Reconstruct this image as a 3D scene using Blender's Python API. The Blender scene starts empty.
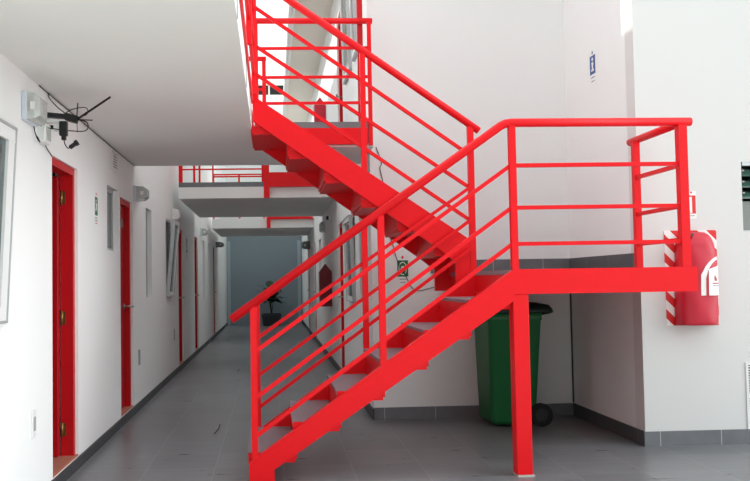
import bpy, bmesh, math, random
from mathutils import Vector, Matrix
random.seed(4)
S = bpy.context.scene
COL = S.collection

# ------------------------------------------------------------------ materials
def srgb(r, g, b):
    f = lambda c: (c/255/12.92) if c/255 <= .04045 else ((c/255+.055)/1.055)**2.4
    return (f(r), f(g), f(b), 1)

def mat(name, rgb, rough=.6, metal=0., noise=0., nscale=6., spec=.5, bump=0., trans=0., alpha=None):
    m = bpy.data.materials.new(name); m.use_nodes = True
    nt = m.node_tree; b = nt.nodes['Principled BSDF']
    c = srgb(*rgb)
    b.inputs['Base Color'].default_value = c
    b.inputs['Roughness'].default_value = rough
    b.inputs['Metallic'].default_value = metal
    b.inputs['Specular IOR Level'].default_value = spec
    if trans: b.inputs['Transmission Weight'].default_value = trans
    tc = nt.nodes.new('ShaderNodeTexCoord')
    n = nt.nodes.new('ShaderNodeTexNoise'); n.inputs['Scale'].default_value = nscale; n.inputs['Detail'].default_value = 5
    nt.links.new(tc.outputs['Object'], n.inputs['Vector'])
    if noise:
        mx = nt.nodes.new('ShaderNodeMixRGB')
        mx.inputs[1].default_value = tuple(max(0, v*(1-noise)) for v in c[:3])+(1,)
        mx.inputs[2].default_value = tuple(min(1, v*(1+noise)) for v in c[:3])+(1,)
        nt.links.new(n.outputs['Fac'], mx.inputs[0]); nt.links.new(mx.outputs[0], b.inputs['Base Color'])
    if bump:
        bp = nt.nodes.new('ShaderNodeBump'); bp.inputs['Strength'].default_value = bump; bp.inputs['Distance'].default_value = .01
        nt.links.new(n.outputs['Fac'], bp.inputs['Height']); nt.links.new(bp.outputs[0], b.inputs['Normal'])
    return m

WALLF = mat('greyed_plaster_front', (219, 218, 216), .85, noise=.02, nscale=1.3, bump=.08, spec=.2)  # same plaster as WALL, greyed so strong light doesn't burn it out
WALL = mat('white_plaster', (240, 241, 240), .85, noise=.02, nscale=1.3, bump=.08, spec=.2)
CEIL = mat('ceiling_paint', (238, 238, 236), .9, noise=.02, nscale=2, spec=.2)
DIMW = mat('dimmed_plaster', (138, 150, 157), .9, noise=.05, nscale=.8, spec=.2)  # dimness of the far end wall put into the plaster colour
BEIGE = mat('beige_soffit', (234, 228, 218), .9, noise=.04, nscale=1, spec=.2)
RED = mat('red_gloss_paint', (230, 18, 28), .42, noise=.05, nscale=9, spec=.25)
DOORRED = mat('red_door_paint', (196, 14, 24), .4, noise=.05, nscale=4, spec=.4)
LEAFRED = mat('dark_red_door', (182, 8, 20), .4, noise=.06, nscale=4, spec=.4)
STONE = mat('grey_tread_stone', (132, 118, 124), .6, noise=.12, nscale=30)
BASET = mat('slate_skirting', (112, 114, 117), .45, noise=.22, nscale=9)
BASED = mat('dark_skirting', (62, 63, 66), .45, noise=.2, nscale=9)
TERRA = mat('terracotta_tile', (190, 128, 108), .5, noise=.15, nscale=14)
GLASS = mat('dark_glass', (150, 165, 165), .04, trans=.85, spec=.6)
ALU = mat('aluminium', (200, 203, 204), .35, metal=.7, noise=.05)
ALUD = mat('grey_aluminium_edge', (182, 185, 186), .4, metal=.3)
WHITEP = mat('white_plastic', (232, 233, 232), .4)
GREYP = mat('clear_grey_plastic', (186, 190, 186), .18, noise=.18, nscale=25, spec=.7)
BLUEP = mat('pale_blue_plastic', (208, 216, 226), .3)
BLACK = mat('black_plastic', (22, 22, 23), .45)
BLACKM = mat('black_rubber', (20, 21, 22), .8)
BRASS = mat('dull_brass', (150, 118, 72), .35, metal=.8, noise=.15, nscale=60)
STEEL = mat('brushed_steel', (176, 172, 166), .3, metal=.9)
GREEN = mat('green_bin_plastic', (30, 108, 58), .42, noise=.1, nscale=5)
DKGREEN = mat('dark_green_lid', (16, 40, 30), .42, noise=.1, nscale=5)
SGREEN = mat('sign_green', (12, 110, 66), .4)
SRED = mat('sign_red', (226, 40, 40), .4)
SBLUE = mat('sign_blue', (30, 72, 140), .4)
SWHITE = mat('sign_white', (240, 240, 238), .45)
SGREY = mat('sign_grey', (140, 142, 142), .5)
VINYL = mat('red_vinyl', (196, 24, 50), .42, noise=.08, nscale=7, bump=.25)
SHADEVINYL = mat('shaded_red_vinyl', (116, 8, 24), .5, noise=.1, nscale=8)  # red vinyl darkened to carry the corridor's shade in its colour
POT = mat('dark_pot', (44, 46, 50), .6, noise=.2)
LEAF = mat('dark_leaf', (32, 62, 42), .45, noise=.3, nscale=12)
SOIL = mat('soil', (40, 32, 26), .9, noise=.4, nscale=40)
WOOD = mat('twig_bark', (44, 38, 34), .8, noise=.3, nscale=30)
CONC = mat('pale_concrete', (186, 182, 172), .85, noise=.15, nscale=30)
EDGEGLOW = mat('edge_glow_tone', (172, 184, 190), .9, noise=.05)  # glow at the far wall's edges put into the colour
BOUNCE = mat('bounce_fill_ground', (205, 202, 194), .85, noise=.08, nscale=4)  # unseen ground, added pale to throw light up at the ceiling
LOUVRE = mat('green_louvre_glass', (62, 92, 84), .1, noise=.1, spec=.7)
FROST = mat('grey_panel', (128, 132, 128), .4, noise=.05)

def floor_mat():
    m = bpy.data.materials.new('slate_floor_tiles'); m.use_nodes = True
    nt = m.node_tree; b = nt.nodes['Principled BSDF']; L = nt.links.new
    tc = nt.nodes.new('ShaderNodeTexCoord'); sp = nt.nodes.new('ShaderNodeSeparateXYZ'); L(tc.outputs['Object'], sp.inputs[0])
    def M(op, a, v=None, w=None):
        n = nt.nodes.new('ShaderNodeMath'); n.operation = op
        for i, x in enumerate((a, v, w)):
            if x is None: continue
            if isinstance(x, (int, float)): n.inputs[i].default_value = x
            else: L(x, n.inputs[i])
        return n.outputs[0]
    def joint(ax, off):
        t = M('DIVIDE', M('SUBTRACT', sp.outputs[ax], off), .48)
        fr = M('FRACT', t); d = M('MINIMUM', fr, M('SUBTRACT', 1., fr))
        return M('LESS_THAN', d, .0042), M('FLOOR', t)
    jx, ix = joint(0, 1.982-4.8*4); jy, iy = joint(1, 5.86-4.8*4)
    j = M('MAXIMUM', jx, jy)
    cv = nt.nodes.new('ShaderNodeCombineXYZ'); L(ix, cv.inputs[0]); L(iy, cv.inputs[1])
    wn = nt.nodes.new('ShaderNodeTexWhiteNoise'); wn.noise_dimensions = '3D'; L(cv.outputs[0], wn.inputs['Vector'])
    mp = nt.nodes.new('ShaderNodeMapping'); mp.inputs['Scale'].default_value = (1.6, 6, 1); L(tc.outputs['Object'], mp.inputs[0])
    n1 = nt.nodes.new('ShaderNodeTexNoise'); n1.inputs['Scale'].default_value = 2.2; n1.inputs['Detail'].default_value = 8; n1.inputs['Roughness'].default_value = .65
    L(mp.outputs[0], n1.inputs['Vector'])
    rp = nt.nodes.new('ShaderNodeValToRGB'); e = rp.color_ramp.elements
    e[0].position = .18; e[0].color = srgb(96, 97, 100); e[1].position = .75; e[1].color = srgb(132, 133, 136)
    L(n1.outputs['Fac'], rp.inputs[0])
    hs = nt.nodes.new('ShaderNodeHueSaturation'); L(rp.outputs[0], hs.inputs['Color'])
    L(M('ADD', M('MULTIPLY', wn.outputs['Value'], .16), .92), hs.inputs['Value'])
    mx = nt.nodes.new('ShaderNodeMixRGB'); L(M('MULTIPLY', j, .55), mx.inputs[0]); L(hs.outputs[0], mx.inputs[1]); mx.inputs[2].default_value = srgb(172, 172, 170)
    L(mx.outputs[0], b.inputs['Base Color'])
    L(M('ADD', M('MULTIPLY', n1.outputs['Fac'], .22), .2), b.inputs['Roughness'])
    b.inputs['Specular IOR Level'].default_value = .32
    bp = nt.nodes.new('ShaderNodeBump'); bp.inputs['Strength'].default_value = .12; bp.inputs['Distance'].default_value = .004
    L(n1.outputs['Fac'], bp.inputs['Height']); L(bp.outputs[0], b.inputs['Normal'])
    return m
FLOOR = floor_mat()

def skirt_mat(name, base, axis, off, joint_rgb):
    m = mat(name, base, .45, noise=.22, nscale=9)
    nt = m.node_tree; b = nt.nodes['Principled BSDF']; L = nt.links.new
    src = b.inputs['Base Color'].links[0].from_socket
    tc = nt.nodes.new('ShaderNodeTexCoord'); sp = nt.nodes.new('ShaderNodeSeparateXYZ'); L(tc.outputs['Object'], sp.inputs[0])
    def M(op, a, v):
        n = nt.nodes.new('ShaderNodeMath'); n.operation = op
        for i, x in enumerate((a, v)):
            if isinstance(x, (int, float)): n.inputs[i].default_value = x
            else: L(x, n.inputs[i])
        return n.outputs[0]
    fr = M('FRACT', M('DIVIDE', M('SUBTRACT', sp.outputs[axis], off), .48), 0.)
    mx = nt.nodes.new('ShaderNodeMixRGB'); L(M('LESS_THAN', fr, .013), mx.inputs[0]); L(src, mx.inputs[1]); mx.inputs[2].default_value = srgb(*joint_rgb)
    L(mx.outputs[0], b.inputs['Base Color'])
    return m
SKX = skirt_mat('skirting_tiles', (112, 114, 117), 0, 2.953-4.8, (176, 176, 174))
SKX2 = skirt_mat('landing_skirting_tiles', (112, 114, 117), 0, 2.095-4.8, (176, 176, 174))
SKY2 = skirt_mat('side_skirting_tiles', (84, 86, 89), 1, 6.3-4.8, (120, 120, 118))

def stripe_mat():
    m = bpy.data.materials.new('hazard_stripes'); m.use_nodes = True
    nt = m.node_tree; b = nt.nodes['Principled BSDF']; L = nt.links.new
    tc = nt.nodes.new('ShaderNodeTexCoord'); sp = nt.nodes.new('ShaderNodeSeparateXYZ'); L(tc.outputs['Object'], sp.inputs[0])
    a = nt.nodes.new('ShaderNodeMath'); a.operation = 'ADD'; L(sp.outputs[0], a.inputs[0]); L(sp.outputs[2], a.inputs[1])
    d = nt.nodes.new('ShaderNodeMath'); d.operation = 'MULTIPLY'; L(a.outputs[0], d.inputs[0]); d.inputs[1].default_value = 1/.145; d.operation = 'MULTIPLY_ADD'; d.inputs[2].default_value = .12
    f = nt.nodes.new('ShaderNodeMath'); f.operation = 'FRACT'; L(d.outputs[0], f.inputs[0])
    g = nt.nodes.new('ShaderNodeMath'); g.operation = 'GREATER_THAN'; L(f.outputs[0], g.inputs[0]); g.inputs[1].default_value = .5
    mx = nt.nodes.new('ShaderNodeMixRGB'); L(g.outputs[0], mx.inputs[0]); mx.inputs[1].default_value = srgb(242, 242, 240); mx.inputs[2].default_value = srgb(220, 34, 38)
    L(mx.outputs[0], b.inputs['Base Color']); b.inputs['Roughness'].default_value = .4
    return m
STRIPE = stripe_mat()

# ------------------------------------------------------------------ mesh helpers
class MB:
    def __init__(s): s.bm = bmesh.new()
    def box(s, x0, x1, y0, y1, z0, z1, bev=0):
        vs = [s.bm.verts.new(p) for p in ((x0,y0,z0),(x1,y0,z0),(x1,y1,z0),(x0,y1,z0),(x0,y0,z1),(x1,y0,z1),(x1,y1,z1),(x0,y1,z1))]
        fs = [s.bm.faces.new([vs[i] for i in q]) for q in ((3,2,1,0),(4,5,6,7),(0,1,5,4),(1,2,6,5),(2,3,7,6),(3,0,4,7))]
        if bev:
            es = list({e for f in fs for e in f.edges})
            bmesh.ops.bevel(s.bm, geom=es, offset=bev, segments=2, affect='EDGES', profile=.5)
        return s
    def prism(s, pts, d):
        """pts: list of 3-D points of a planar polygon; d: extrusion vector"""
        d = Vector(d)
        a = [s.bm.verts.new(p) for p in pts]; b = [s.bm.verts.new(Vector(p)+d) for p in pts]
        s.bm.faces.new(a); s.bm.faces.new(b[::-1]); n = len(pts)
        for i in range(n): s.bm.faces.new((a[i], b[i], b[(i+1) % n], a[(i+1) % n]))
        return s
    def bar(s, p0, p1, w, h, up=(0, 0, 1)):
        p0 = Vector(p0); p1 = Vector(p1); d = (p1-p0).normalized(); u = Vector(up)
        if abs(d.dot(u)) > .98: u = Vector((0, 1, 0))
        r = d.cross(u).normalized(); u = r.cross(d).normalized()
        pts = [p0+r*(w/2*a)+u*(h/2*b) for a, b in ((-1,-1),(1,-1),(1,1),(-1,1))]
        return s.prism(pts, p1-p0)
    def tube(s, pts, r, n=12, r1=None):
        pts = [Vector(p) for p in pts]; rings = []
        t = [(pts[min(i+1, len(pts)-1)]-pts[max(i-1, 0)]).normalized() for i in range(len(pts))]
        u = t[0].orthogonal().normalized()
        for i, p in enumerate(pts):
            u = (u-t[i]*u.dot(t[i])).normalized(); v = t[i].cross(u)
            k = 1.
            if 0 < i < len(pts)-1:
                c = (pts[i]-pts[i-1]).normalized().dot(t[i]); k = 1/max(.6, c)
            rr = r if r1 is None else r+(r1-r)*i/(len(pts)-1)
            rings.append([s.bm.verts.new(p+(u*math.cos(2*math.pi*j/n)+v*math.sin(2*math.pi*j/n))*rr*(k if False else 1)) for j in range(n)])
        for a, b in zip(rings, rings[1:]):
            for j in range(n): s.bm.faces.new((a[j], a[(j+1) % n], b[(j+1) % n], b[j])).smooth = True
        s.bm.faces.new(rings[0][::-1]); s.bm.faces.new(rings[-1])
        return s
    def disc(s, c, axis, r, t, n=24):
        c = Vector(c); a = Vector(axis).normalized(); return s.tube([c-a*t/2, c+a*t/2], r, n)
    def loft(s, rings, cap=True, smooth=True):
        R = [[s.bm.verts.new(p) for p in r] for r in rings]; n = len(R[0])
        for a, b in zip(R, R[1:]):
            for j in range(n): s.bm.faces.new((a[j], a[(j+1) % n], b[(j+1) % n], b[j])).smooth = smooth
        if cap: s.bm.faces.new(R[0][::-1]); s.bm.faces.new(R[-1])
        return s
    def grid(s, P):
        R = [[s.bm.verts.new(p) for p in r] for r in P]
        for a, b in zip(R, R[1:]):
            for j in range(len(a)-1): s.bm.faces.new((a[j], a[j+1], b[j+1], b[j])).smooth = True
        return s
    def build(s, name, m, parent=None):
        bmesh.ops.recalc_face_normals(s.bm, faces=s.bm.faces)
        me = bpy.data.meshes.new(name); s.bm.to_mesh(me); s.bm.free()
        me.materials.append(m)
        o = bpy.data.objects.new(name, me); COL.objects.link(o)
        if parent is not None:
            o.parent = parent
            w = parent.matrix_world_loc if False else world_loc(parent)
            o.matrix_parent_inverse = Matrix.Identity(4)
            me.transform(Matrix.Translation(-w))
        return o
def world_loc(o):
    v = Vector(o.location)
    while o.parent: o = o.parent; v += Vector(o.location)
    return v
def tag(o, label, cat, group=None, kind=None):
    o['label'] = label; o['category'] = cat
    if group: o['group'] = group
    if kind: o['kind'] = kind
    return o
def thing(name, label, cat, loc, group=None, kind=None):
    o = bpy.data.objects.new(name, None); COL.objects.link(o); o.location = loc; o.empty_display_size = .1
    return tag(o, label, cat, group, kind)
def struct(name, mb, m, label, cat):
    return tag(mb.build(name, m), label, cat, kind='structure')
def B(*a, **k): return MB().box(*a, **k)

def wall_x(mb, x, t, y0, y1, z0, z1, holes):
    ys = sorted({y0, y1, *[h[0] for h in holes], *[h[1] for h in holes]}); zs = sorted({z0, z1, *[h[2] for h in holes], *[h[3] for h in holes]})
    solid = lambda i, j: 0 <= i < len(ys)-1 and 0 <= j < len(zs)-1 and not any(h[0] <= (ys[i]+ys[i+1])/2 <= h[1] and h[2] <= (zs[j]+zs[j+1])/2 <= h[3] for h in holes)
    def q(*p): mb.bm.faces.new([mb.bm.verts.new(v) for v in p])
    for i in range(len(ys)-1):
        for j in range(len(zs)-1):
            if not solid(i, j): continue
            a, b, c, d = ys[i], ys[i+1], zs[j], zs[j+1]
            q((x,a,c),(x,b,c),(x,b,d),(x,a,d)); q((x+t,a,c),(x+t,a,d),(x+t,b,d),(x+t,b,c))
            if not solid(i-1, j): q((x,a,c),(x,a,d),(x+t,a,d),(x+t,a,c))
            if not solid(i+1, j): q((x,b,c),(x+t,b,c),(x+t,b,d),(x,b,d))
            if not solid(i, j-1): q((x,a,c),(x+t,a,c),(x+t,b,c),(x,b,c))
            if not solid(i, j+1): q((x,a,d),(x,b,d),(x+t,b,d),(x+t,a,d))
    bmesh.ops.remove_doubles(mb.bm, verts=mb.bm.verts, dist=1e-5)
    return mb

# ------------------------------------------------------------------ the setting
XL, XR, YB, XS, YF, YE = -1.4, .94, 7.7, 2.845, 6.21, 25.6     # left wall, right corridor wall, courtyard back, side wall, right front wall, corridor end
struct('floor', B(-1.56, 9, 4.4, 25.75, -.12, 0), FLOOR, 'dark grey slate tile floor of the corridor and courtyard', 'floor')
struct('floor_bounce', B(-1.56, 9, -9, 4.4, -.12, 0), BOUNCE, 'unseen pale ground added in front to bounce light onto the ceiling', 'floor')

D0 = .085
left_doors = [(5.31, 6.0, D0, 2.14), (7.67, 8.33, D0, 2.12), (12.4, 13.02, D0, 2.14), (14.95, 15.6, D0, 2.16), (19.7, 20.3, D0, 2.2)]
left_wins = [(3.65, 4.31, 1.1, 2.13), (7.07, 7.6, 1.6, 2.16), (9.22, 9.66, 1.14, 2.16), (10.95, 11.5, 1.12, 2.17), (16.7, 17.2, .97, 2.18), (18.2, 18.6, 1.0, 2.18)]
struct('wall_left', wall_x(MB(), XL, -.16, -3, YE, 0, 5.4, left_doors+left_wins), WALL, 'long white plaster wall on the left with red doors and slit windows', 'wall')
right_doors = [(10.8, 11.5, D0, 2.1), (17.6, 18.25, D0, 2.15), (20.6, 21.25, D0, 2.15), (10.45, 11.2, 2.82, 4.88)]
right_wins = [(9.2, 9.95, 1.05, 2.06), (15.6, 16.3, 1.05, 2.12), (8.35, 8.75, 1.1, 2.06), (9.2, 9.95, 3.7, 4.85), (8.5, 8.9, 3.7, 4.85)]
struct('wall_right', wall_x(MB(), XR, .15, YB+.15, YE, 0, 6.8, right_doors+right_wins), WALL, 'white two storey wall on the right of the corridor behind the stairs', 'wall')
struct('wall_courtyard', B(XR, XS+.15, YB, YB+.15, 0, 6.8), WALL, 'tall white wall behind the red staircase and green bin', 'wall')
struct('wall_side', B(XS, XS+.15, YF+.15, YB, 0, 6.8), WALL, 'narrow white side wall at the right end of the landing', 'wall')
fw = MB()
def hole_y(mb, y0, y1, x0, x1, z0, z1, h):
    a, b, c, d = h
    mb.box(x0, a, y0, y1, z0, z1); mb.box(b, x1, y0, y1, z0, z1); mb.box(a, b, y0, y1, z0, c); mb.box(a, b, y0, y1, d, z1)
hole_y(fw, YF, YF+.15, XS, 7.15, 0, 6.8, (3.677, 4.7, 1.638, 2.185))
struct('wall_front', fw, WALLF, 'white wall at far right, greyed against the strong light, carrying the extinguisher board', 'wall')
struct('wall_end', B(-4.2, 7.15, YE, YE+.15, 0, 2.75), DIMW, 'wall closing the far end of the corridor, its dimness put into a grey colour', 'wall')
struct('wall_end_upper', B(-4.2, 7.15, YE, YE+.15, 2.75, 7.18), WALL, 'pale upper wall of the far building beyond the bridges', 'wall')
struct('wall_outer', MB().box(-4.35, -4.2, -3, YE+.15, 0, 5.4).box(7.0, 7.15, YF+.15, YE, 0, 6.8).box(-4.2, XL-.16, -3.15, -3, 0, 5.4), WALL, 'outer walls of the rooms behind the corridor walls', 'wall')
struct('floor_room', B(-4.2, XL-.16, -3, YE, -.1, .08), TERRA, 'terracotta floor of the rooms behind the left doors', 'floor')
struct('ceiling_room', MB().box(-4.35, XL, -3, YE, 5.4, 5.5).box(XR, 7.15, YF, YE, 6.8, 6.9), CEIL, 'flat roofs over the rooms either side', 'ceiling')
# gallery slab over the left half of the corridor, with the bridge at its far end
g = MB().prism([(XL,-3,2.52),(-.145,-3,2.52),(-.145,7.38,2.52),(XR,7.38,2.52),(XR,8.5,2.52),(XL,8.5,2.52)], (0,0,.22))
struct('ceiling_near', g, CEIL, 'near white gallery slab overhead at the upper left', 'ceiling')
def bridge(name, y0, y1, z1, lab):
    struct(name, B(XL+.095, XR, y0, y1, 2.505, z1), CEIL, lab, 'ceiling')
bridge('ceiling_middle', 11.65, 15.05, 2.665, 'white bridge slab crossing the corridor halfway down')
bridge('ceiling_far', 18.1, 21.4, 2.72, 'farthest white bridge slab crossing the corridor')
struct('trim_1', B(XL+.095, XR, 11.66, 15.05, 2.665, 2.735), BASET, 'grey tile curb along the edge of the middle bridge', 'trim')
struct('trim_2', B(-.12, XR-.05, 7.36, 7.38, 2.685, 2.745), BASET, 'grey tile edge on top of the red bridge beam', 'trim')
struct('trim_glow', MB().box(-1.385, -1.29, YE-.02, YE, 0, 2.6).box(.80, .90, YE-.02, YE, 0, 2.6), EDGEGLOW, 'pale strips added for the glow at both ends of the far wall', 'trim')
tag(MB().tube([(.34, YB+.2, 5.305), (.34, YE-.1, 5.305)], .05, 12).build('gutter_pipe', WHITEP), 'white gutter pipe along the edge of the beige eave', 'pipe')
struct('ceiling_eave', B(.30, XR, YB+.15, YE, 5.36, 5.5), BEIGE, 'beige underside of the roof eave over the upper corridor', 'ceiling')
# skirtings
struct('baseboard_left', B(XL, XL+.012, -3, YE, 0, .08), BASED, 'thin dark tile skirting along the left wall', 'baseboard')
struct('baseboard_right', B(XR-.012, XR, YB, YE, 0, .1), BASED, 'dark tile skirting along the right corridor wall', 'baseboard')
struct('baseboard_courtyard', B(XR, XS, YB-.012, YB, 0, .112), SKX, 'grey tile skirting behind the green bin', 'baseboard')
struct('baseboard_side', B(XS-.012, XS, YF, YB-.012, 0, .112), SKY2, 'dark grey tile skirting along the short side wall', 'baseboard')
struct('baseboard_front', B(XS-.012, 7, YF-.014, YF, 0, .112), SKX, 'grey tile skirting under the bright right wall', 'baseboard')
struct('baseboard_landing', MB().box(1.5, XS, YB-.012, YB, 1.36, 1.485), SKX2, 'grey tile skirting on the wall behind the stair landing', 'baseboard')
struct('trim_4', B(XS-.012, XS, YF+.01, YB-.012, 1.36, 1.485), SKY2, 'grey tile skirting on the side wall beside the landing', 'trim')

# doors --------------------------------------------------------------
def door(n, x, sgn, h, label, open_in=False, lever_far=True, base=None):
    """sgn: direction out of the wall into the corridor"""
    y0, y1, z0, z1 = h
    r = thing('door_%d' % n, label, 'door', (x, (y0+y1)/2, z0), kind='structure')
    f = .05; xo, xi = x-sgn*.022, x-sgn*.112
    a, b = min(xo, xi), max(xo, xi)
    fr = MB().box(a, b, y0, y0+f, z0+.01, z1).box(a, b, y1-f, y1, z0+.01, z1).box(a, b, y0+f, y1-f, z1-f, z1)
    fr.build('door_frame', DOORRED, r)
    tx = sorted((x-sgn*.16, x))
    B(tx[0], tx[1], y0, y1, z0, z0+.01).build('threshold', TERRA if sgn > 0 else BASET, r)
    if open_in:
        lf = B(xi-.66, xi-.004, y1-f-.055, y1-f-.015, z0+.015, z1-f-.01, bev=.004).build('door_leaf', LEAFRED, r)
        for z in (.28, 1.07, 1.93):
            hg = MB().tube([(xi+.012, y1-f-.012, z-.05), (xi+.012, y1-f-.012, z+.05)], .009).box(xi+.012, xi+.038, y1-f-.006, y1-f, z-.045, z+.045)
            hg.build('hinge', BRASS, r)
        B(xi-.62, xi-.5, y1-f-.075, y1-f-.055, 1.02, 1.06).build('door_handle', STEEL, lf)
    else:
        l0, l1 = sorted((xi, xi+sgn*.04))
        lf = B(l0, l1, y0+f, y1-f, z0+.015, z1-f, bev=.003).build('door_leaf', LEAFRED, r)
        yy = (y1-f-.07) if lever_far else (y0+f+.07); xs = xi+sgn*.04
        m = MB().disc((xs+sgn*.006, yy, z0+1.0), (1,0,0), .028, .012)
        m.tube([(xs, yy, z0+1.0), (xs+sgn*.1, yy, z0+1.0)], .011).tube([(xs+sgn*.095, yy+.01, z0+1.0), (xs+sgn*.105, yy-.12 if lever_far else yy+.12, z0+1.0)], .011)
        m.build('door_handle', STEEL, lf)
    return r
door(1, XL, 1, left_doors[0], 'red door standing open inward, nearest on the left wall', open_in=True)
d2 = door(2, XL, 1, left_doors[1], 'closed red door with lever handle, second along the left wall')
B(XL-.072, XL-.068, 8.08, 8.2, 1.86, 1.95).build('number_plate', SGREY, d2)
door(3, XL, 1, left_doors[2], 'closed red door on the left wall just before the middle bridge')
door(4, XL, 1, left_doors[3], 'closed red door on the left wall under the middle bridge')
door(5, XL, 1, left_doors[4], 'closed red door on the left wall under the farthest bridge')
door(6, XR, -1, right_doors[0], 'closed red door on the right corridor wall seen through the stair rails', lever_far=True)
door(7, XR, -1, right_doors[1], 'red door on the right corridor wall past the hooded cover')
door(8, XR, -1, right_doors[2], 'last red door on the right corridor wall')
door(9, XR, -1, right_doors[3], 'red door on the upper floor behind the bridge railing')

# windows --------------------------------------------------------------
def window(n, x, sgn, h, label, tilt=0., ww=.06):
    y0, y1, z0, z1 = h
    r = thing('window_%d' % n, label, 'window', (x, (y0+y1)/2, z0), kind='structure')
    a, b = sorted((x-sgn*.085, x-sgn*.05)); t = .03
    if not tilt:
        MB().box(a, b, y0, y0+t, z0, z1).box(a, b, y1-t, y1, z0, z1).box(a, b, y0+t, y1-t, z0, z0+t).box(a, b, y0+t, y1-t, z1-t, z1).build('window_frame', ALU, r)
        B((a+b)/2-.003, (a+b)/2+.003, y0+t, y1-t, z0+t, z1-t).build('pane', GLASS, r)
    else:
        a, b = sorted((x-sgn*.05, x-sgn*.002)); t = .022
        MB().box(a, b, y0, y0+t, z0, z1).box(a, b, y1-t, y1, z0, z1).box(a, b, y0+t, y1-t, z0, z0+t).box(a, b, y0+t, y1-t, z1-t, z1).build('window_frame', ALU, r)
        p = lambda y, k, o=0.: (x+sgn*(.004+.012+o+tilt*k), y, z0+.02+(z1-z0-.035)*k)
        w = .034
        s = MB()
        s.bar(p(y0+.01+ww/2, 0), p(y0+.01+ww/2, 1), ww, w, up=(sgn,0,0)).bar(p(y1-.01-ww/2, 0), p(y1-.01-ww/2, 1), ww, w, up=(sgn,0,0))
        s.bar(p(y0+.01, .025), p(y1-.01, .025), w, ww).bar(p(y0+.01, .975), p(y1-.01, .975), w, ww)
        sa = s.build('sash', WHITEP, r)
        rm = MB(); rw = .014
        for yy in (y0+.01, y1-.01): rm.bar(p(yy, 0), p(yy, 1), rw, w+.012, up=(sgn,0,0))
        for k in (0, 1): rm.bar(p(y0, k), p(y1, k), w+.012, rw)
        rm.build('rim', ALUD, sa)
        g = MB().prism([p(y0+ww, .04, -.004), p(y1-ww, .04, -.004), p(y1-ww, .96, -.004), p(y0+ww, .96, -.004)], (sgn*.006, 0, 0))
        g.build('pane', GLASS, sa)
        MB().bar((x-sgn*.03, y1-.035, z0+.8*(z1-z0)), p(y1-.05, .9), .008, .012).build('stay', STEEL, sa)
    return r
window(1, XL, 1, left_wins[0], 'white framed tilting window at the left edge', .05, .1)
window(2, XL, 1, left_wins[1], 'short narrow recessed window between the first two red doors')
window(3, XL, 1, left_wins[2], 'tall slit window beyond the second red door')
window(4, XL, 1, left_wins[3], 'white sash window tilted open before the middle bridge', .09)
window(5, XL, 1, left_wins[4], 'slit window on the left wall past the middle bridge')
window(6, XL, 1, left_wins[5], 'slit window on the left wall at the farthest bridge')
window(7, XR, -1, right_wins[0], 'white sash window tilted open on the right corridor wall', .03)
window(8, XR, -1, right_wins[1], 'narrow window on the right corridor wall past the hooded cover')
window(9, XR, -1, right_wins[2], 'slit window on the right corridor wall nearest the stairs')
window(10, XR, -1, right_wins[3], 'white sash window on the upper floor beside the upper red door', .03)
window(11, XR, -1, right_wins[4], 'white sash window on the upper floor nearest the red post', .03)
# louvred window at the right edge
lw = thing('window_12', 'dark green louvred window at the right edge of the bright wall', 'window', (4.2, YF, 1.638), kind='structure')
x0, x1, z0, z1 = 3.677, 4.7, 1.638, 2.185
MB().box(x0, x0+.012, YF+.03, YF+.07, z0, z1).box(x1-.02, x1, YF+.03, YF+.07, z0, z1).box(x0+.012, x1-.02, YF+.005, YF+.07, z1-.028, z1).box(x0+.012, x1-.02, YF+.03, YF+.07, z0, z0+.012).build('window_frame', ALU, lw)
B(x0+.012, x1-.02, YF+.04, YF+.055, z0+.012, z0+.24).build('panel', FROST, lw)
for k in range(3):
    z = z0+.26+k*.088
    MB().prism([(x0+.014, YF+.02, z), (x1-.022, YF+.02, z), (x1-.022, YF+.065, z+.058), (x0+.014, YF+.065, z+.058)], (0, .006, 0)).build('louvre', LOUVRE, lw)
    B(x0+.014, x0+.03, YF+.012, YF+.022, z+.04, z+.052).build('clip', STEEL, lw)
# strip window above the far end wall
fwn = thing('window_13', 'dark strip window high on the far building', 'window', (.3, YE, 7.18), kind='structure')
B(-2, 3, YE+.05, YE+.1, 7.2, 7.5).build('pane', BLACK, fwn)
mm = MB().box(-2, 3, YE+.02, YE+.13, 7.5, 7.56).box(-2, 3, YE+.02, YE+.13, 7.18, 7.2)
for k in range(11): mm.box(-2+k*.49, -1.95+k*.49, YE+.02, YE+.05, 7.2, 7.5)
mm.build('window_frame', BEIGE, fwn)

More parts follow.
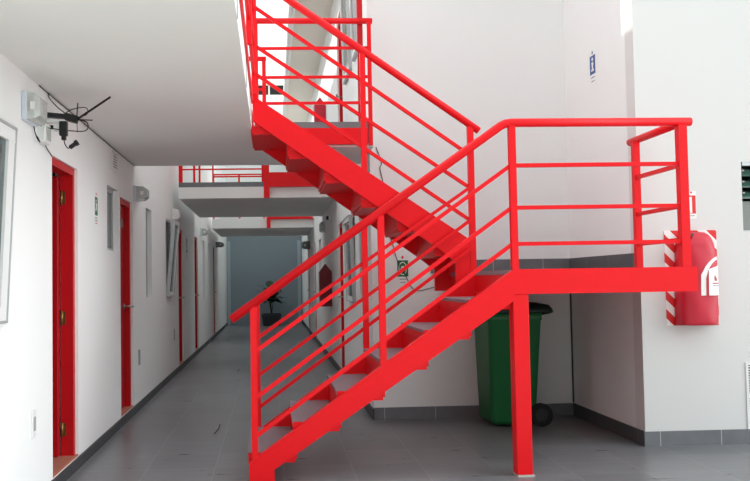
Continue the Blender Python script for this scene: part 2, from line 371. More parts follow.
# ------------------------------------------------------------------ the staircase (one welded thing)
ST = thing('staircase', 'red steel staircase with grey treads, landing and tube handrails, filling the middle', 'staircase', (.7, 5.9, 0))
YN = 5.38
def plate(pts, y0, y1): return MB().prism([(x, y0, z) for x, z in pts], (0, y1-y0, 0))
low = [(-.163, 0), (0, 0), (0, .092), (1.594, 1.152), (1.6, 1.2), (1.6, 1.362), (-.163, .14)]
plate(low, 5.355, 5.405).build('stringer', RED, ST)
plate(low, 6.365, 6.4).build('stringer', RED, ST)
up = [(1.6, 1.2), (1.6, 1.598), (-.135, 2.778), (-.135, 2.575), (1.33, 1.54), (1.455, 1.44), (1.455, 1.2)]
plate(up, 6.43, 6.47).build('stringer', RED, ST)
plate([(x, z-(.05 if z > 1.21 else 0)) for x, z in up], 7.27, 7.31).build('stringer', RED, ST)
def tread(xa, xb, z, y0, y1):
    """steel tray with a stone slab let into it; xa is the nosing"""
    lo, hi = min(xa, xb), max(xa, xb)
    t = MB().box(lo, hi, y0, y1, z-.07, z-.022).box(lo, hi, y0, y0+.006, z-.022, z-.004).box(lo, hi, y1-.006, y1, z-.022, z-.004).build('tread', RED, ST)
    B(lo-.004 if xa < xb else lo, hi if xa < xb else hi+.004, y0+.006, y1-.006, z-.022, z, bev=.003).build('tread_slab', STONE, t)
NR = 7; zl = 1.36/NR; tl = 1.758/(NR-1)
for i in range(NR):
    xr = -.158+tl*i
    B(xr, xr+.012, 5.405, 6.365, zl*i-(0 if i == 0 else .05), zl*(i+1)-(.07 if i < NR-1 else .165)).build('riser', RED, ST)
    if i < NR-1: tread(xr-.012, xr+tl, zl*(i+1), 5.407, 6.363)
zr = 1.38/NR; tu = 1.728/(NR-1)
for i in range(NR):
    xr = 1.588-tu*i; zb = 1.36+zr*i
    B(xr-.012, xr, 6.47, 7.27, zb-(0 if i == 0 else .05), zb+zr-.07).build('riser', RED, ST)
    if i < NR-1: tread(xr+.012, xr-tu, zb+zr, 6.472, 7.268)
# landing
fr = MB().box(1.6, 2.845, 5.355, 5.405, 1.197, 1.362).box(2.775, 2.825, 5.405, 6.24, 1.197, 1.33).box(2.775, 2.825, 6.24, YB-.02, 1.197, 1.33)
fr.box(1.6, 1.65, 5.405, YB-.02, 1.197, 1.33).box(1.65, 2.775, 7.62, YB-.02, 1.197, 1.33).box(1.65, 2.775, 6.4, 6.46, 1.21, 1.33)
fr.build('landing_frame', RED, ST)
B(1.596, 2.82, 5.407, YB-.014, 1.33, 1.36).build('landing_floor', STONE, ST)
c = B(1.59, 1.695, 5.36, 5.46, .012, 1.197, bev=.004).build('column', RED, ST)
B(1.592, 1.703, 5.352, 5.47, 0, .012).build('footing', CONC, c)
# handrails with posts and rails
R_ = .029
def post(x, y, z0, z1, w, par): B(x-w/2, x+w/2, y-w/2, y+w/2, z0, z1).build('post', RED, par)
def rail(p, q, par, t=.026): MB().bar(p, q, t, t).build('rail', RED, par)
hr = MB().tube([(-.27, YN, 1.062), (1.54, YN, 2.322), (1.575, YN, 2.338), (1.62, YN, 2.343), (2.845, YN, 2.343)], R_, 14).build('handrail', RED, ST)
topz = lambda x: .253+.693*x
hz = lambda x: 1.25+.694*x
post(-.125, YN, .15, hz(-.125)-.02, .042, hr); post(.722, YN, topz(.722)-.01, hz(.722)-.02, .042, hr)
post(1.613, YN, 1.362, 2.32, .044, hr); post(2.775, YN, 1.362, 2.32, .058, hr)
for za, zb in ((.855, 2.055), (.556, 1.772), (.31, 1.53)):
    rail((-.11, YN, za), (1.60, YN, zb), hr); rail((1.60, YN, zb), (2.775, YN, zb+.003), hr)
er = MB().tube([(2.80, YN+.02, 2.345), (2.80, 6.22, 2.345)], R_, 14).build('handrail', RED, ST)
post(2.765, 6.055, 1.36, 2.325, .048, er)
for z in (2.05, 1.772, 1.545): rail((2.77, YN+.02, z), (2.765, 6.04, z), er, .028)
fh = MB().tube([(-.26, 6.40, 1.068), (1.60, 6.40, 2.363)], R_, 14).build('handrail', RED, ST)
post(-.12, 6.40, .14, 1.15, .042, fh); post(.728, 6.40, topz(.728)-.01, 1.74, .044, fh)
for (za, zb) in ((.878, 1.444), (.585, 1.168), (.339, .934)):
    k = (zb-za)/.83; rail((-.11, 6.40, za), (1.58, 6.40, za+k*1.69), fh)
uh = MB().tube([(1.67, 6.45, 2.487), (-.13, 6.45, 3.752)], R_, 14).build('handrail', RED, ST)
uz = lambda x: 2.487+(1.67-x)*.702
post(1.598, 6.45, 1.36, 2.52, .046, uh); post(.742, 6.45, 2.17, uz(.742)-.02, .042, uh); post(-.118, 6.45, 2.745, uz(-.105)-.02, .042, uh)
for za, zb in ((2.293, 3.488), (2.028, 3.177), (1.764, 2.952)): rail((1.59, 6.45, za), (-.11, 6.45, zb), uh)

# ------------------------------------------------------------------ upper guards and steel
gr = thing('guard_railing', 'red railing across the bridge at the top of the stairs', 'railing', (.4, 7.42, 2.745))
MB().tube([(-.13, 7.42, 3.69), (.95, 7.42, 3.69)], .027, 12).build('handrail', RED, gr)
for z in (3.434, 3.167, 2.928): MB().bar((-.12, 7.42, z), (.91, 7.40, z), .024, .024).build('rail', RED, gr)
B(.895, .93, 7.345, 7.38, 2.53, 3.67).build('post', RED, gr); B(-.14, -.10, 7.40, 7.44, 2.745, 3.67).build('post', RED, gr)
g2 = thing('guard_railing', 'red railing along the edge of the near gallery slab at the top', 'railing', (-.12, 4, 2.745))
MB().tube([(-.125, .8, 3.69), (-.125, 6.40, 3.69)], .027, 12).build('handrail', RED, g2)
for z in (3.434, 3.167, 2.928): MB().bar((-.125, .8, z), (-.125, 6.40, z), .024, .024).build('rail', RED, g2)
for y in (.85, 2.2, 3.6, 5.0, 6.36):
    B(-.139, -.105, y-.02, y+.02, 2.765, 3.67).build('post', RED, g2)
B(-.145, -.13, -3, 6.41, 2.705, 2.765).build('edge_channel', RED, g2)
for y in (3.75, 5.08, 5.98): B(-.145, -.1425, y-.012, y+.012, 2.52, 2.705).build('joint', BLACK, g2)
g3 = thing('guard_railing', 'short red railing on the far edge of the bridge, seen past the top post', 'railing', (-.6, 8.44, 2.745))
for x in (-1.2, -.62, -.055): B(x-.02, x+.02, 8.42, 8.46, 2.745, 3.62).build('post', RED, g3)
MB().bar((-1.38, 8.44, 3.62), (-.03, 8.44, 3.62), .04, .04).build('handrail', RED, g3)
for z in (3.3, 3.0): MB().bar((-1.38, 8.44, z), (-.04, 8.44, z), .024, .024).build('rail', RED, g3)
tag(B(-.12, .885, 7.335, 7.38, 2.538, 2.685).build('bridge_beam', RED), 'red steel beam under the bridge at the top of the stairs', 'beam')
cl = B(.815, .865, 7.44, 7.49, 2.757, 5.36).build('steel_column', DOORRED); tag(cl, 'tall red steel post rising from the bridge up to the eave', 'post')
cl2 = B(.80, .88, 7.425, 7.505, 2.745, 2.757).build('base_plate', DOORRED, cl)
# middle bridge
g4 = thing('guard_railing', 'red railing over the middle bridge seen below the near slab', 'railing', (-.7, 11.7, 2.8))
for x, w in ((-1.277, .055), (-1.085, .03), (-1.01, .025), (-.82, .02), (-.11, .04)): B(x-w/2, x+w/2, 11.66, 11.70, 2.735, 3.7).build('post', RED, g4)
MB().tube([(-1.3, 11.68, 3.7), (-.09, 11.68, 3.7)], .027, 10).build('handrail', RED, g4)
for z in (3.42, 3.16, 2.922): MB().bar((-1.28, 11.68, z), (-.1, 11.68, z), .02, .02).build('rail', RED, g4)
MB().bar((-.82, 11.68, 2.815), (-.1, 11.68, 2.815), .02, .02).build('rail', RED, g4)
for k, (y, lab) in enumerate(((11.58, 'dark red stair beam and post on the middle bridge'), (18.03, 'dark red stair beam on the farthest bridge'))):
    sb = thing('stair_beam', lab, 'beam', (.3, y, 2.65))
    B(-.02, XR-.02, y, y+.065, 2.655 if k == 0 else 2.69, 2.86).build('beam', RED, sb)
    B(-.10, -.02, y, y+.065, 2.50, 3.6).build('post', RED, sb)
g5 = thing('guard_railing', 'thin red railing over the farthest bridge', 'railing', (-.7, 18.12, 2.745))
for x in (-1.265, -.7, -.16): B(x-.02, x+.02, 18.12, 18.16, 2.72, 3.7).build('post', RED, g5)
for z in (3.7, 3.3, 2.95): MB().bar((-1.28, 18.14, z), (-.12, 18.14, z), .03, .03).build('rail', RED, g5)

# ------------------------------------------------------------------ wall fittings
def emergency_light(x, sgn, y0, y1, z0, z1, d, label, body=GREYP, base=BLUEP):
    r = thing('emergency_light', label, 'light', (x, (y0+y1)/2, z0), 'emergency lights on the corridor walls')
    s = sgn; a, b = sorted((x, x+s*.03)); B(a, b, y0, y1, z0, z1, bev=.006).build('back_box', base, r)
    X = lambda t: x+s*t; ym, h = (y1-y0), (z1-z0)
    rings = []
    for t, iy, iz in ((.03, .01, .006), (d*.7, .015, .01), (d*.93, .04, .03), (d, .07, .055)):
        iy = min(iy, ym*.3); iz = min(iz, h*.3)
        rings.append([(X(t), y0+iy, z0+iz), (X(t), y1-iy, z0+iz), (X(t), y1-iy, z1-iz), (X(t), y0+iy, z1-iz)])
    cv = MB().loft(rings, smooth=False).build('cover', body, r)
    B(*sorted((X(d*.5), X(d*.72))), y0+.002, y0+.014, z0+h*.35, z0+h*.62).build('lamp', WHITEP, cv)
    return r
emergency_light(XL, 1, 4.66, 4.90, 2.24, 2.405, .10, 'clear boxed emergency light nearest the camera, above the antenna')
emergency_light(XL, 1, 8.40, 8.62, 2.16, 2.31, .14, 'clear boxed emergency light just past the second red door')
emergency_light(XL, 1, 11.62, 11.9, 2.2, 2.37, .11, 'white emergency light above the tilted sash window', WHITEP, WHITEP)
emergency_light(XL, 1, 16.2, 16.5, 2.25, 2.39, .13, 'small grey emergency light on the left wall past the middle bridge')
emergency_light(XL, 1, 20.6, 20.9, 2.2, 2.34, .2, 'dark emergency light on the left wall near the far end', SGREY, BASET)
emergency_light(XR, -1, 14.35, 14.65, 2.17, 2.36, .09, 'grey emergency light on the right corridor wall past the middle bridge')
emergency_light(XR, -1, 20.0, 20.3, 2.1, 2.3, .2, 'dark emergency light at the far end of the right wall', SGREY, BASET)

ob = thing('outlet_box', 'white wall outlet box below the nearest emergency light', 'outlet', (XL, 5.03, 2.17))
MB().box(XL, XL+.05, 4.97, 5.10, 2.165, 2.285, bev=.006).build('box', WHITEP, ob)
B(XL+.05, XL+.056, 4.99, 5.08, 2.185, 2.265).build('face_plate', GREYP, ob)

an = thing('antenna', 'black spiky television antenna on a bracket over the open red door', 'antenna', (XL, 5.15, 2.36))
hub = (-1.205, 5.15, 2.335)
MB().bar((XL, 5.15, 2.365), (-1.27, 5.15, 2.352), .05, .028).bar((-1.27, 5.15, 2.352), (-1.2, 5.15, 2.332), .05, .045).build('boom', BLACK, an)
MB().bar((XL, 5.145, 2.325), (-1.27, 5.13, 2.318), .04, .022).build('bracket', WHITEP, an)
for q, w in (((-.995, 5.15, 2.476), .009), ((-1.2, 5.16, 2.44), .006), ((-1.2, 5.15, 2.255), .003), ((-1.105, 5.14, 2.328), .005)):
    MB().bar(hub, q, w, w*1.3).build('element', BLACK, an)
pa = thing('power_adapter', 'black plug adapter hanging under the antenna boom', 'adapter', (XL, 5.12, 2.22))
MB().box(-1.30, -1.252, 5.09, 5.13, 2.225, 2.315, bev=.006).box(-1.286, -1.262, 5.095, 5.125, 2.20, 2.225).build('body', BLACK, pa)
MB().box(-1.335, -1.30, 5.10, 5.125, 2.255, 2.30).build('plug', WHITEP, pa)
MB().box(XL+.001, -1.335, 5.10, 5.12, 2.268, 2.29).build('pins', BLACK, pa)
def cable(pts, r, label, m=BLACK, name='cable', cat='cable'):
    out = []; P = [Vector(p) for p in pts]
    P = [P[0]*2-P[1]]+P+[P[-1]*2-P[-2]]
    for i in range(1, len(P)-2):
        for k in range(8):
            t = k/8; a, b, c, d = P[i-1:i+3]
            out.append(.5*((2*b)+(c-a)*t+(2*a-5*b+4*c-d)*t*t+(3*b-a-3*c+d)*t**3))
    out.append(P[-2]); return tag(MB().tube(out, r, 6).build(name, m), label, cat)
cable([(-1.274, 5.11, 2.205), (-1.268, 5.11, 2.175), (-1.25, 5.11, 2.15), (-1.235, 5.11, 2.155)], .0035, 'thin cord drooping from the black plug adapter')
dp = tag(MB().bar((-1.238, 5.11, 2.152), (-1.19, 5.11, 2.186), .022, .022).bar((-1.205, 5.11, 2.176), (-1.188, 5.11, 2.187), .03, .03).build('coaxial_plug', BLACK), 'loose black plug dangling in the air below the antenna', 'plug')
cable([(XL+.006, 5.2, 2.514), (-1.385, 5.2, 2.48), (-1.33, 5.18, 2.42), (-1.27, 5.15, 2.37)], .0032, 'black cable dropping from the ceiling onto the antenna boom')
cable([(-1.2, 5.15, 2.335), (-1.14, 5.15, 2.315), (-1.15, 5.15, 2.265), (-1.25, 5.13, 2.262), (-1.36, 5.0, 2.26), (-1.385, 4.88, 2.265), (-1.388, 4.88, 2.225), (-1.38, 4.9, 2.18), (-1.375, 4.95, 2.16), (-1.385, 4.93, 2.19)], .0035, 'black cable looping from the antenna to a coil under the nearest light')
cable([(-1.28, 5.15, 2.372), (-1.23, 5.15, 2.40), (-1.15, 5.15, 2.41), (-1.14, 5.15, 2.37), (-1.2, 5.15, 2.345)], .003, 'small black cable loop above the antenna hub')
cable([(XL+.006, 5.0, 2.514), (XL+.006, 5.9, 2.514), (XL+.006, 7.0, 2.513), (XL+.006, 8.45, 2.514)], .0028, 'black cable running along the joint of left wall and ceiling')
cable([(XL+.004, 5.12, 2.2), (XL+.004, 5.15, 2.17), (XL+.004, 5.22, 2.15), (XL+.004, 5.29, 2.13)], .003, 'black wire from the outlet box down to the open door frame')
cable([(1.001, YB-.006, 2.567), (1.05, YB-.006, 2.42), (1.035, YB-.006, 2.36), (1.066, YB-.006, 2.2), (1.10, YB-.006, 1.82), (1.141, YB-.006, 1.645), (1.186, YB-.006, 1.483), (1.254, YB-.006, 1.355), (1.346, YB-.006, 1.207), (1.513, YB-.006, 1.227), (1.72, YB-.006, 1.27)], .0035, 'black cable wandering down the white wall under the stairs')
cable([(XS-.008, YB-.008, 1.19), (XS-.008, YB-.008, .7), (XS-.008, YB-.008, .12)], .007, 'thin dark tube down the inner corner behind the green bin', BASED)  # thin dark tube drawn along the inner corner

def vent(label, o, U_, N, w, h, n, m, name='vent_grille'):
    """o lower corner, U_ unit vector along, N normal out of the wall"""
    o = Vector(o); U_ = Vector(U_); N = Vector(N); Z = Vector((0,0,1))
    r = thing(name, label, 'vent', o)
    q = lambda a, b, c: o+U_*a+Z*b+N*c
    f = MB()
    for a0, a1, b0, b1 in ((0, .02, 0, h), (w-.02, w, 0, h), (.02, w-.02, 0, .02), (.02, w-.02, h-.02, h)):
        f.prism([q(a0,b0,.001), q(a1,b0,.001), q(a1,b1,.001), q(a0,b1,.001)], N*.007)
    f.build('frame', m, r)
    MB().prism([q(.02,.02,.0005), q(w-.02,.02,.0005), q(w-.02,h-.02,.0005), q(.02,h-.02,.0005)], N*.001).build('back_plate', BASED, r)
    for i in range(n):
        b = .02+(h-.04)*(i+.15)/n; hh = (h-.04)/n*.85
        MB().prism([q(.02,b,.002), q(w-.02,b,.002), q(w-.02,b+hh*.6,.004), q(.02,b+hh*.6,.004)], N*.002).build('slat', m, r)
vent('white louvred vent on the left wall close under the ceiling', (XL, 7.3, 2.315), (0,1,0), (1,0,0), .23, .18, 6, WHITEP)
vent('tall white slatted vent low at the right edge', (3.652, YF, .112), (1,0,0), (0,-1,0), .4, .255, 11, WHITEP)
vent('tall white slatted vent low at the right edge', (3.652, YF, .367), (1,0,0), (0,-1,0), .4, .255, 11, WHITEP)
for o in COL.objects:
    if o.get('category') == 'vent' and abs(o.location.z-.112) < .01: o['label'] = 'lower white slatted vent at the right edge, just above the skirting'
    if o.get('category') == 'vent' and abs(o.location.z-.367) < .01: o['label'] = 'upper of two white slatted vents low at the right edge'

for y, z, lab in ((4.88, .42, 'white socket plate low on the left wall nearest the camera'), (8.68, .46, 'grey socket plate low on the left wall past the second red door'), (11.75, .5, 'small socket plate low on the left wall under the tilted window')):
    sp_ = thing('socket_plate', lab, 'socket', (XL, y, z))
    B(XL+.0005, XL+.009, y-.04, y+.04, z, z+.16, bev=.003).build('plate', WHITEP if y < 5 else GREYP, sp_)
    B(XL+.009, XL+.012, y-.022, y+.022, z+.04, z+.12).build('insert', GREYP, sp_)
# signs --------------------------------------------------------------
def sign(name, label, o, U_, N, w, h, back, marks):
    o = Vector(o); U_ = Vector(U_); N = Vector(N); Z = Vector((0,0,1))
    r = thing(name, label, 'sign', o)
    def poly(pts, d0, d1): return MB().prism([o+U_*a*w+Z*b*h+N*d0 for a, b in pts], N*(d1-d0))
    rect = lambda a0, a1, b0, b1: [(a0,b0),(a1,b0),(a1,b1),(a0,b1)]
    poly(rect(0,1,0,1), .0005, .003).build('panel', back, r)
    for nm, m, pts, lev in marks:
        if len(pts) == 4 and not isinstance(pts[0], tuple): pts = rect(*pts)
        poly(pts, .003+.0008*lev, .0038+.0008*lev).build(nm, m, r)
    return r
circ = lambda cx, cy, rx, ry, n=16: [(cx+rx*math.cos(2*math.pi*i/n), cy+ry*math.sin(2*math.pi*i/n)) for i in range(n)]
arrow = [(.2,.66),(.5,.66),(.5,.72),(.8,.58),(.5,.44),(.5,.5),(.2,.5)]
exit_marks = [('emblem', SRED, circ(.5,.955,.12,.04), 0), ('field', SGREEN, (.08,.92,.30,.86), 0), ('pictogram', SWHITE, circ(.42,.74,.12,.05), 1),
              ('pictogram', SWHITE, [(.25,.66),(.6,.68),(.75,.6),(.6,.58),(.72,.44),(.6,.42),(.45,.52),(.25,.4),(.2,.46),(.4,.58)], 1),
              ('text_line', SGREY, (.2,.8,.2,.23), 0), ('text_line', SGREY, (.15,.85,.12,.15), 0), ('text_line', SRED, (.25,.75,.04,.07), 0)]
sign('exit_sign', 'green and white exit sign on the left wall between door and slit window', (XL, 6.56, 1.78), (0,1,0), (1,0,0), .12, .26, SWHITE, exit_marks)
sign('exit_sign', 'small green sign on the left wall under the middle bridge', (XL, 13.5, 1.68), (0,1,0), (1,0,0), .2, .42, SWHITE, exit_marks)
ring = [('emblem', SRED, circ(.5,.94,.1,.05), 0), ('field', SGREEN, (.02,.98,.3,.84), 0), ('pictogram', SWHITE, circ(.5,.57,.36,.22), 1), ('pictogram', SGREEN, circ(.5,.57,.31,.19), 2),
        ('pictogram', SWHITE, [(.3,.62),(.55,.66),(.72,.56),(.55,.46),(.58,.53),(.3,.52)], 3), ('text_line', SGREY, (.2,.8,.2,.23), 0), ('text_line', SGREY, (.26,.74,.1,.125), 0)]
sign('exit_sign', 'green sign with white ring on the wall under the stairs', (1.180, YB, 1.25), (1,0,0), (0,-1,0), .108, .285, WALL, ring)
sign('extinguisher_sign', 'small red and white extinguisher sign above the striped board', (3.205, YF, 1.745), (1,0,0), (0,-1,0), .1, .215, SWHITE,
     [('emblem', SRED, circ(.62,.95,.08,.04), 0), ('field', SRED, (.06,.96,.18,.84), 0), ('pictogram', SWHITE, (.12,.66,.2,.79), 1), ('pictogram', SRED, (.2,.42,.26,.62), 2), ('text_line', SGREY, (.3,.85,.09,.115), 0)])
bl = sign('safety_sign', 'blue and white pictogram sign high on the side wall', (XS, 7.08, 2.98), (0,-1,0), (-1,0,0), .135, .33, WALL,
     [('emblem', SBLUE, [(.45,.95),(.55,.95),(.6,.86),(.4,.86)], 0), ('field', SBLUE, (.06,.94,.32,.82), 0), ('pictogram', SWHITE, circ(.5,.72,.12,.05), 1),
      ('pictogram', SWHITE, [(.3,.4),(.7,.4),(.7,.46),(.58,.46),(.66,.64),(.34,.64),(.42,.46),(.3,.46)], 1), ('text_line', SGREY, (.2,.8,.22,.25), 0), ('text_line', SGREY, (.25,.75,.12,.145), 0)])
hb = tag(B(0, .415, -.006, 0, 0, .735).build('hazard_board', STRIPE), 'red and white diagonally striped board behind the extinguisher cover', 'board')
hb.location = (3.04, YF, .918)

# extinguisher cover: front board bulge ---------------------------------
ec = thing('extinguisher_cover', 'dark pink red vinyl extinguisher cover hanging on the striped board', 'cover', (3.235, YF-.01, .925))
prof = [(0, .152, .145), (.02, .155, .15), (.2, .153, .15), (.42, .149, .145), (.54, .146, .14), (.62, .138, .125), (.67, .122, .1), (.70, .1, .07), (.715, .07, .035)]
def cov(u, z, off=0.):
    """u in -1..1 across the front"""
    for (a, wa, da), (b, wb, db) in zip(prof, prof[1:]):
        if z <= b:
            t = (z-a)/(b-a); w = wa+(wb-wa)*t; d = da+(db-da)*t; break
    an_ = u*math.pi/2
    w += off; d += off
    wr = .0035*math.sin(z*19+u*3)*math.cos(u*5)
    return Vector((3.254+.012*z+w*math.copysign(abs(math.sin(an_))**.75, an_), YF-.012-(d+wr)*abs(math.cos(an_))**.6, .925+z))
rings = []
zs = [0, .008]+[.02+.014*i for i in range(50)]+[.712]
for z in zs:
    rings.append([cov(-1+2*i/64, z) for i in range(65)])
MB().loft(rings).build('body', VINYL, ec)
def patch(u0, u1, z0, z1, m, name, off, top=None, n=8):
    P = []
    for j in range(n+1):
        row = []
        for i in range(n+1):
            u = u0+(u1-u0)*i/n; zt = z1 if top is None else top((i/n), z1)
            row.append(cov(u, z0+(zt-z0)*j/n, off))
        P.append(row)
    mb = MB().grid(P)
    return mb.build(name, m, ec)
arch = lambda k, z: z-.075*(1-k)**2
cur = lambda k, z: z-.14*(1-math.sqrt(max(0, 1-(1-k)**2)))
patch(-.04, .62, .225, .52, SWHITE, 'emblem_border', .003, cur)
patch(.04, .62, .22, .497, VINYL, 'emblem_field', .005, cur)
patch(.10, .62, .225, .455, SWHITE, 'emblem_panel', .007, lambda k, z: z-.03*(1-k))
patch(.30, .37, .335, .38, VINYL, 'emblem_flame', .009, lambda k, z: z-.012*abs(k-.5)*2)
patch(.40, .45, .335, .36, VINYL, 'emblem_flame', .009)
patch(.22, .55, .312, .32, VINYL, 'text_line', .009)
patch(.24, .53, .296, .302, SGREY, 'text_line', .009)
MB().tube([cov(-.3, .66, .004), cov(-.28, .68, .02), cov(-.2, .69, .004)], .012, 8).build('strap_clip', BLACK, ec)

# hooded covers on the corridor wall -----------------------------------
def hood(z, y0, label, m=SHADEVINYL):
    r = thing('extinguisher_cover', label, 'cover', (XR, y0, z))
    pts = [(XR-.004, y0, z), (XR-.19, y0, z), (XR-.195, y0, z+.54), (XR-.1, y0, z+.67), (XR-.004, y0, z+.54)]
    MB().prism(pts, (0, .26, 0)).build('body', m, r)
    B(XR-.15, XR-.07, y0-.004, y0, z+.18, z+.34).build('label_patch', m, r)
hood(.91, 12.85, 'hooded extinguisher cover on the right corridor wall below, shade put into its dark red')
hood(3.72, 13.6, 'bright red hooded extinguisher cover on the upper floor behind the bridge railing', VINYL)
df = thing('wall_fitting', 'small round dark fitting on the right wall under the middle bridge', 'fitting', (XR, 12.85, 2.31))
MB().disc((XR-.02, 12.85, 2.31), (1,0,0), .05, .04, 20).build('base', WALL, df)
MB().disc((XR-.055, 12.85, 2.30), (1,0,0), .03, .04, 20).build('lens', BLACK, df)

# wheelie bin ------------------------------------------------------------
wb = thing('wheelie_bin', 'green plastic wheelie bin with dark lid under the landing', 'bin', (2.08, 7.38, 0))
def ring(x0, x1, y0, y1, z, r=.04):
    out = []
    for cx, cy, a0 in ((x1-r, y1-r, 0), (x0+r, y1-r, 90), (x0+r, y0+r, 180), (x1-r, y0+r, 270)):
        for k in range(5): a = math.radians(a0+k*22.5); out.append((cx+r*math.cos(a), cy+r*math.sin(a), z))
    return out
MB().loft([ring(1.925, 2.29, 7.17, 7.60, .02), ring(1.905, 2.305, 7.15, 7.62, .06), ring(1.885, 2.362, 7.11, 7.66, .93), ring(1.88, 2.37, 7.105, 7.665, .935), ring(1.88, 2.37, 7.105, 7.665, 1.005)]).build('body', GREEN, wb)
MB().loft([ring(1.865, 2.41, 7.09, 7.67, .995), ring(1.855, 2.46, 7.085, 7.675, 1.005), ring(1.855, 2.46, 7.085, 7.675, 1.03), ring(1.86, 2.44, 7.12, 7.65, 1.065), ring(1.95, 2.35, 7.2, 7.58, 1.085)]).build('lid', DKGREEN, wb)
MB().tube([(2.37, 7.2, .985), (2.46, 7.2, 1.0), (2.49, 7.23, 1.005), (2.49, 7.54, 1.005), (2.46, 7.57, 1.0), (2.37, 7.57, .985)], .016, 10).build('handle', DKGREEN, wb)
MB().tube([(2.335, 7.14, .11), (2.335, 7.64, .11)], .012, 10).build('axle', BLACK, wb)
for y in (7.125, 7.645):
    w_ = MB().tube([(2.335, y-.025, .105), (2.335, y-.02, .105), (2.335, y+.02, .105), (2.335, y+.025, .105)], .1, 28)
    w_ = w_.build('wheel', BLACKM, wb)
    MB().disc((2.335, y-.026 if y < 7.4 else y+.026, .105), (0,1,0), .055, .008, 20).build('hub', BLACK, w_)
B(2.28, 2.37, 7.16, 7.61, .06, .16, bev=.02).build('wheel_housing', GREEN, wb)

# potted plant -----------------------------------------------------------
pp = thing('potted_plant', 'dark leafy plant in a square pot at the far corridor end', 'plant', (-.03, 24.9, 0))
rg = lambda h, z: [(-.03-h, 24.9-h, z), (-.03+h, 24.9-h, z), (-.03+h, 24.9+h, z), (-.03-h, 24.9+h, z)]
po = MB().loft([rg(.25, 0), rg(.285, .30), rg(.295, .30), rg(.295, .36), rg(.26, .36), rg(.26, .32)], smooth=False).build('pot', POT, pp)
MB().prism(rg(.255, .32), (0,0,.015)).build('soil', SOIL, po)
stem = MB().tube([(-.03, 24.9, .33), (-.05, 24.9, .6), (-.03, 24.88, .9)], .02, 8, .012)
for a in (.6, 2.5, 4.2): stem.tube([(-.03, 24.9, .33), (-.03+.08*math.cos(a), 24.9+.08*math.sin(a), .75)], .014, 6, .008)
stem.build('stem', WOOD, pp)
for i in range(34):
    a = i*2.4+random.uniform(-.3, .3); el = random.uniform(.1, 1.2); L_ = random.uniform(.34, .5); base = Vector((-.03+.05*math.cos(a), 24.9+.05*math.sin(a), random.uniform(.68, 1.12)))
    d = Vector((math.cos(a)*math.cos(el), math.sin(a)*math.cos(el), math.sin(el))); s_ = d.cross(Vector((0,0,1))).normalized(); n_ = s_.cross(d)
    P = []
    for k in range(7):
        t = k/6; w = .14*math.sin(math.pi*(t**.8))+.003
        c_ = base+d*L_*t+Vector((0,0,-.16*t*t)); P.append([c_-s_*w, c_-n_*.012, c_+s_*w])
    MB().grid(P).build('leaf', LEAF, pp)

# floor litter -------------------------------------------------------------
for (a, b, lab) in (((-.497, 7.62), (-.515, 7.15), 'thin dark twig lying on the floor nearest the stair foot'), ((-.512, 12.45), (-.53, 12.1), 'small dark twig lying farther down the corridor floor')):
    t = MB().tube([(a[0], a[1], .007), ((a[0]+b[0])/2+.012, (a[1]+b[1])/2, .008), (b[0], b[1], .007)], .0035, 6)
    tag(t.build('twig', WOOD), lab, 'twig')

# ------------------------------------------------------------------ light
SKY_BACK, SKY_TOP, SKY_LOBE = .36, 2.2, 4.6
w = bpy.data.worlds.new('sky'); S.world = w; w.use_nodes = True
bg = w.node_tree.nodes['Background']
wn = w.node_tree.nodes; wl = w.node_tree.links.new
tc = wn.new('ShaderNodeTexCoord'); sp = wn.new('ShaderNodeSeparateXYZ'); wl(tc.outputs['Generated'], sp.inputs[0])
def wmath(op, a, v, clamp=False):
    n = wn.new('ShaderNodeMath'); n.operation = op; n.use_clamp = clamp
    for i, x in enumerate((a, v)):
        if isinstance(x, (int, float)): n.inputs[i].default_value = x
        else: wl(x, n.inputs[i])
    return n.outputs[0]
def wmap(src, lo, hi, a, c):
    n = wn.new('ShaderNodeMapRange'); wl(src, n.inputs[0])
    for i, v in enumerate((lo, hi, a, c)): n.inputs[i+1].default_value = v
    return n.outputs[0]
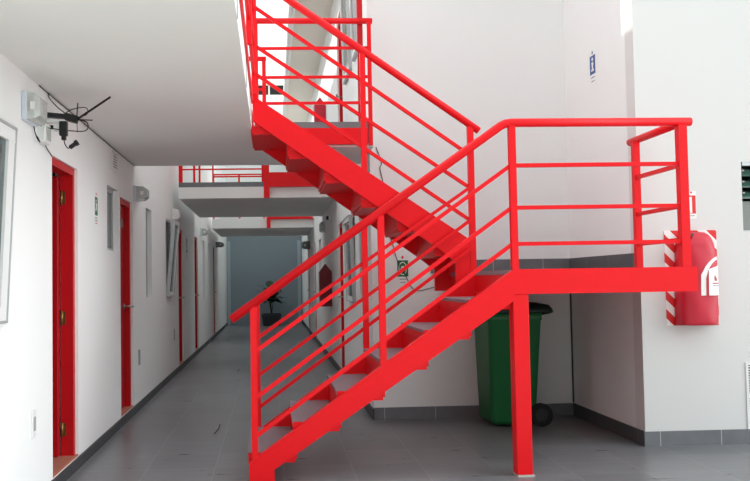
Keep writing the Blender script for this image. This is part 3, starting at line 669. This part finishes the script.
# hazy white sky: brighter overhead, dimmer low behind the camera, with a broad bright patch low on the right
base = wmath('MULTIPLY', wmap(sp.outputs[1], -1., .1, SKY_BACK, 1.), wmap(sp.outputs[2], .1, 1., 1., SKY_TOP))
az, el = math.radians(27), math.radians(15)
dt = wn.new('ShaderNodeVectorMath'); dt.operation = 'DOT_PRODUCT'; wl(tc.outputs['Generated'], dt.inputs[0])
dt.inputs[1].default_value = (math.cos(az)*math.cos(el), -math.sin(az)*math.cos(el), math.sin(el))
lobe = wmath('MULTIPLY', wmath('POWER', wmath('MAXIMUM', dt.outputs['Value'], 0.), 14.), SKY_LOBE)
wl(wmath('ADD', base, lobe), bg.inputs[1]); bg.inputs[0].default_value = (.93, 1, 1.02, 1)
sd = bpy.data.lights.new('sun', 'SUN'); sd.energy = 2.2; sd.angle = math.radians(.53); sd.color = (1, .96, .9)
so = bpy.data.objects.new('sun', sd); COL.objects.link(so)
d = Vector((1, -.675, -.53)).normalized(); so.rotation_euler = d.to_track_quat('-Z', 'Y').to_euler(); so.location = (-6, 12, 9)

# ------------------------------------------------------------------ camera
F, CX, CY, YAW, PITCH, ROLL = 820., 313.18, 248.81, .050627, .040175, .015664
cd = bpy.data.cameras.new('camera'); cam = bpy.data.objects.new('camera', cd); COL.objects.link(cam)
fwd = Vector((math.sin(YAW)*math.cos(PITCH), math.cos(YAW)*math.cos(PITCH), math.sin(PITCH)))
rt = Vector((math.cos(YAW), -math.sin(YAW), 0)); upv = rt.cross(fwd)
r2 = rt*math.cos(ROLL)-upv*math.sin(ROLL); u2 = rt*math.sin(ROLL)+upv*math.cos(ROLL)
m = Matrix.Identity(4)
for i in range(3): m[i][0] = r2[i]; m[i][1] = u2[i]; m[i][2] = -fwd[i]; m[i][3] = (0, 0, 1.3)[i]
cam.matrix_world = m
cd.sensor_fit = 'HORIZONTAL'; cd.sensor_width = 36; cd.lens = F/750*36
cd.shift_x = (375-CX)/750; cd.shift_y = (CY-240.5)/750
cd.clip_start = .05; cd.clip_end = 200
S.camera = cam
S.view_settings.view_transform = 'Standard'; S.view_settings.look = 'None'; S.view_settings.gamma = 1; S.view_settings.use_curve_mapping = False
S.view_settings.exposure = .29
S.cycles.max_bounces = 12; S.cycles.diffuse_bounces = 8
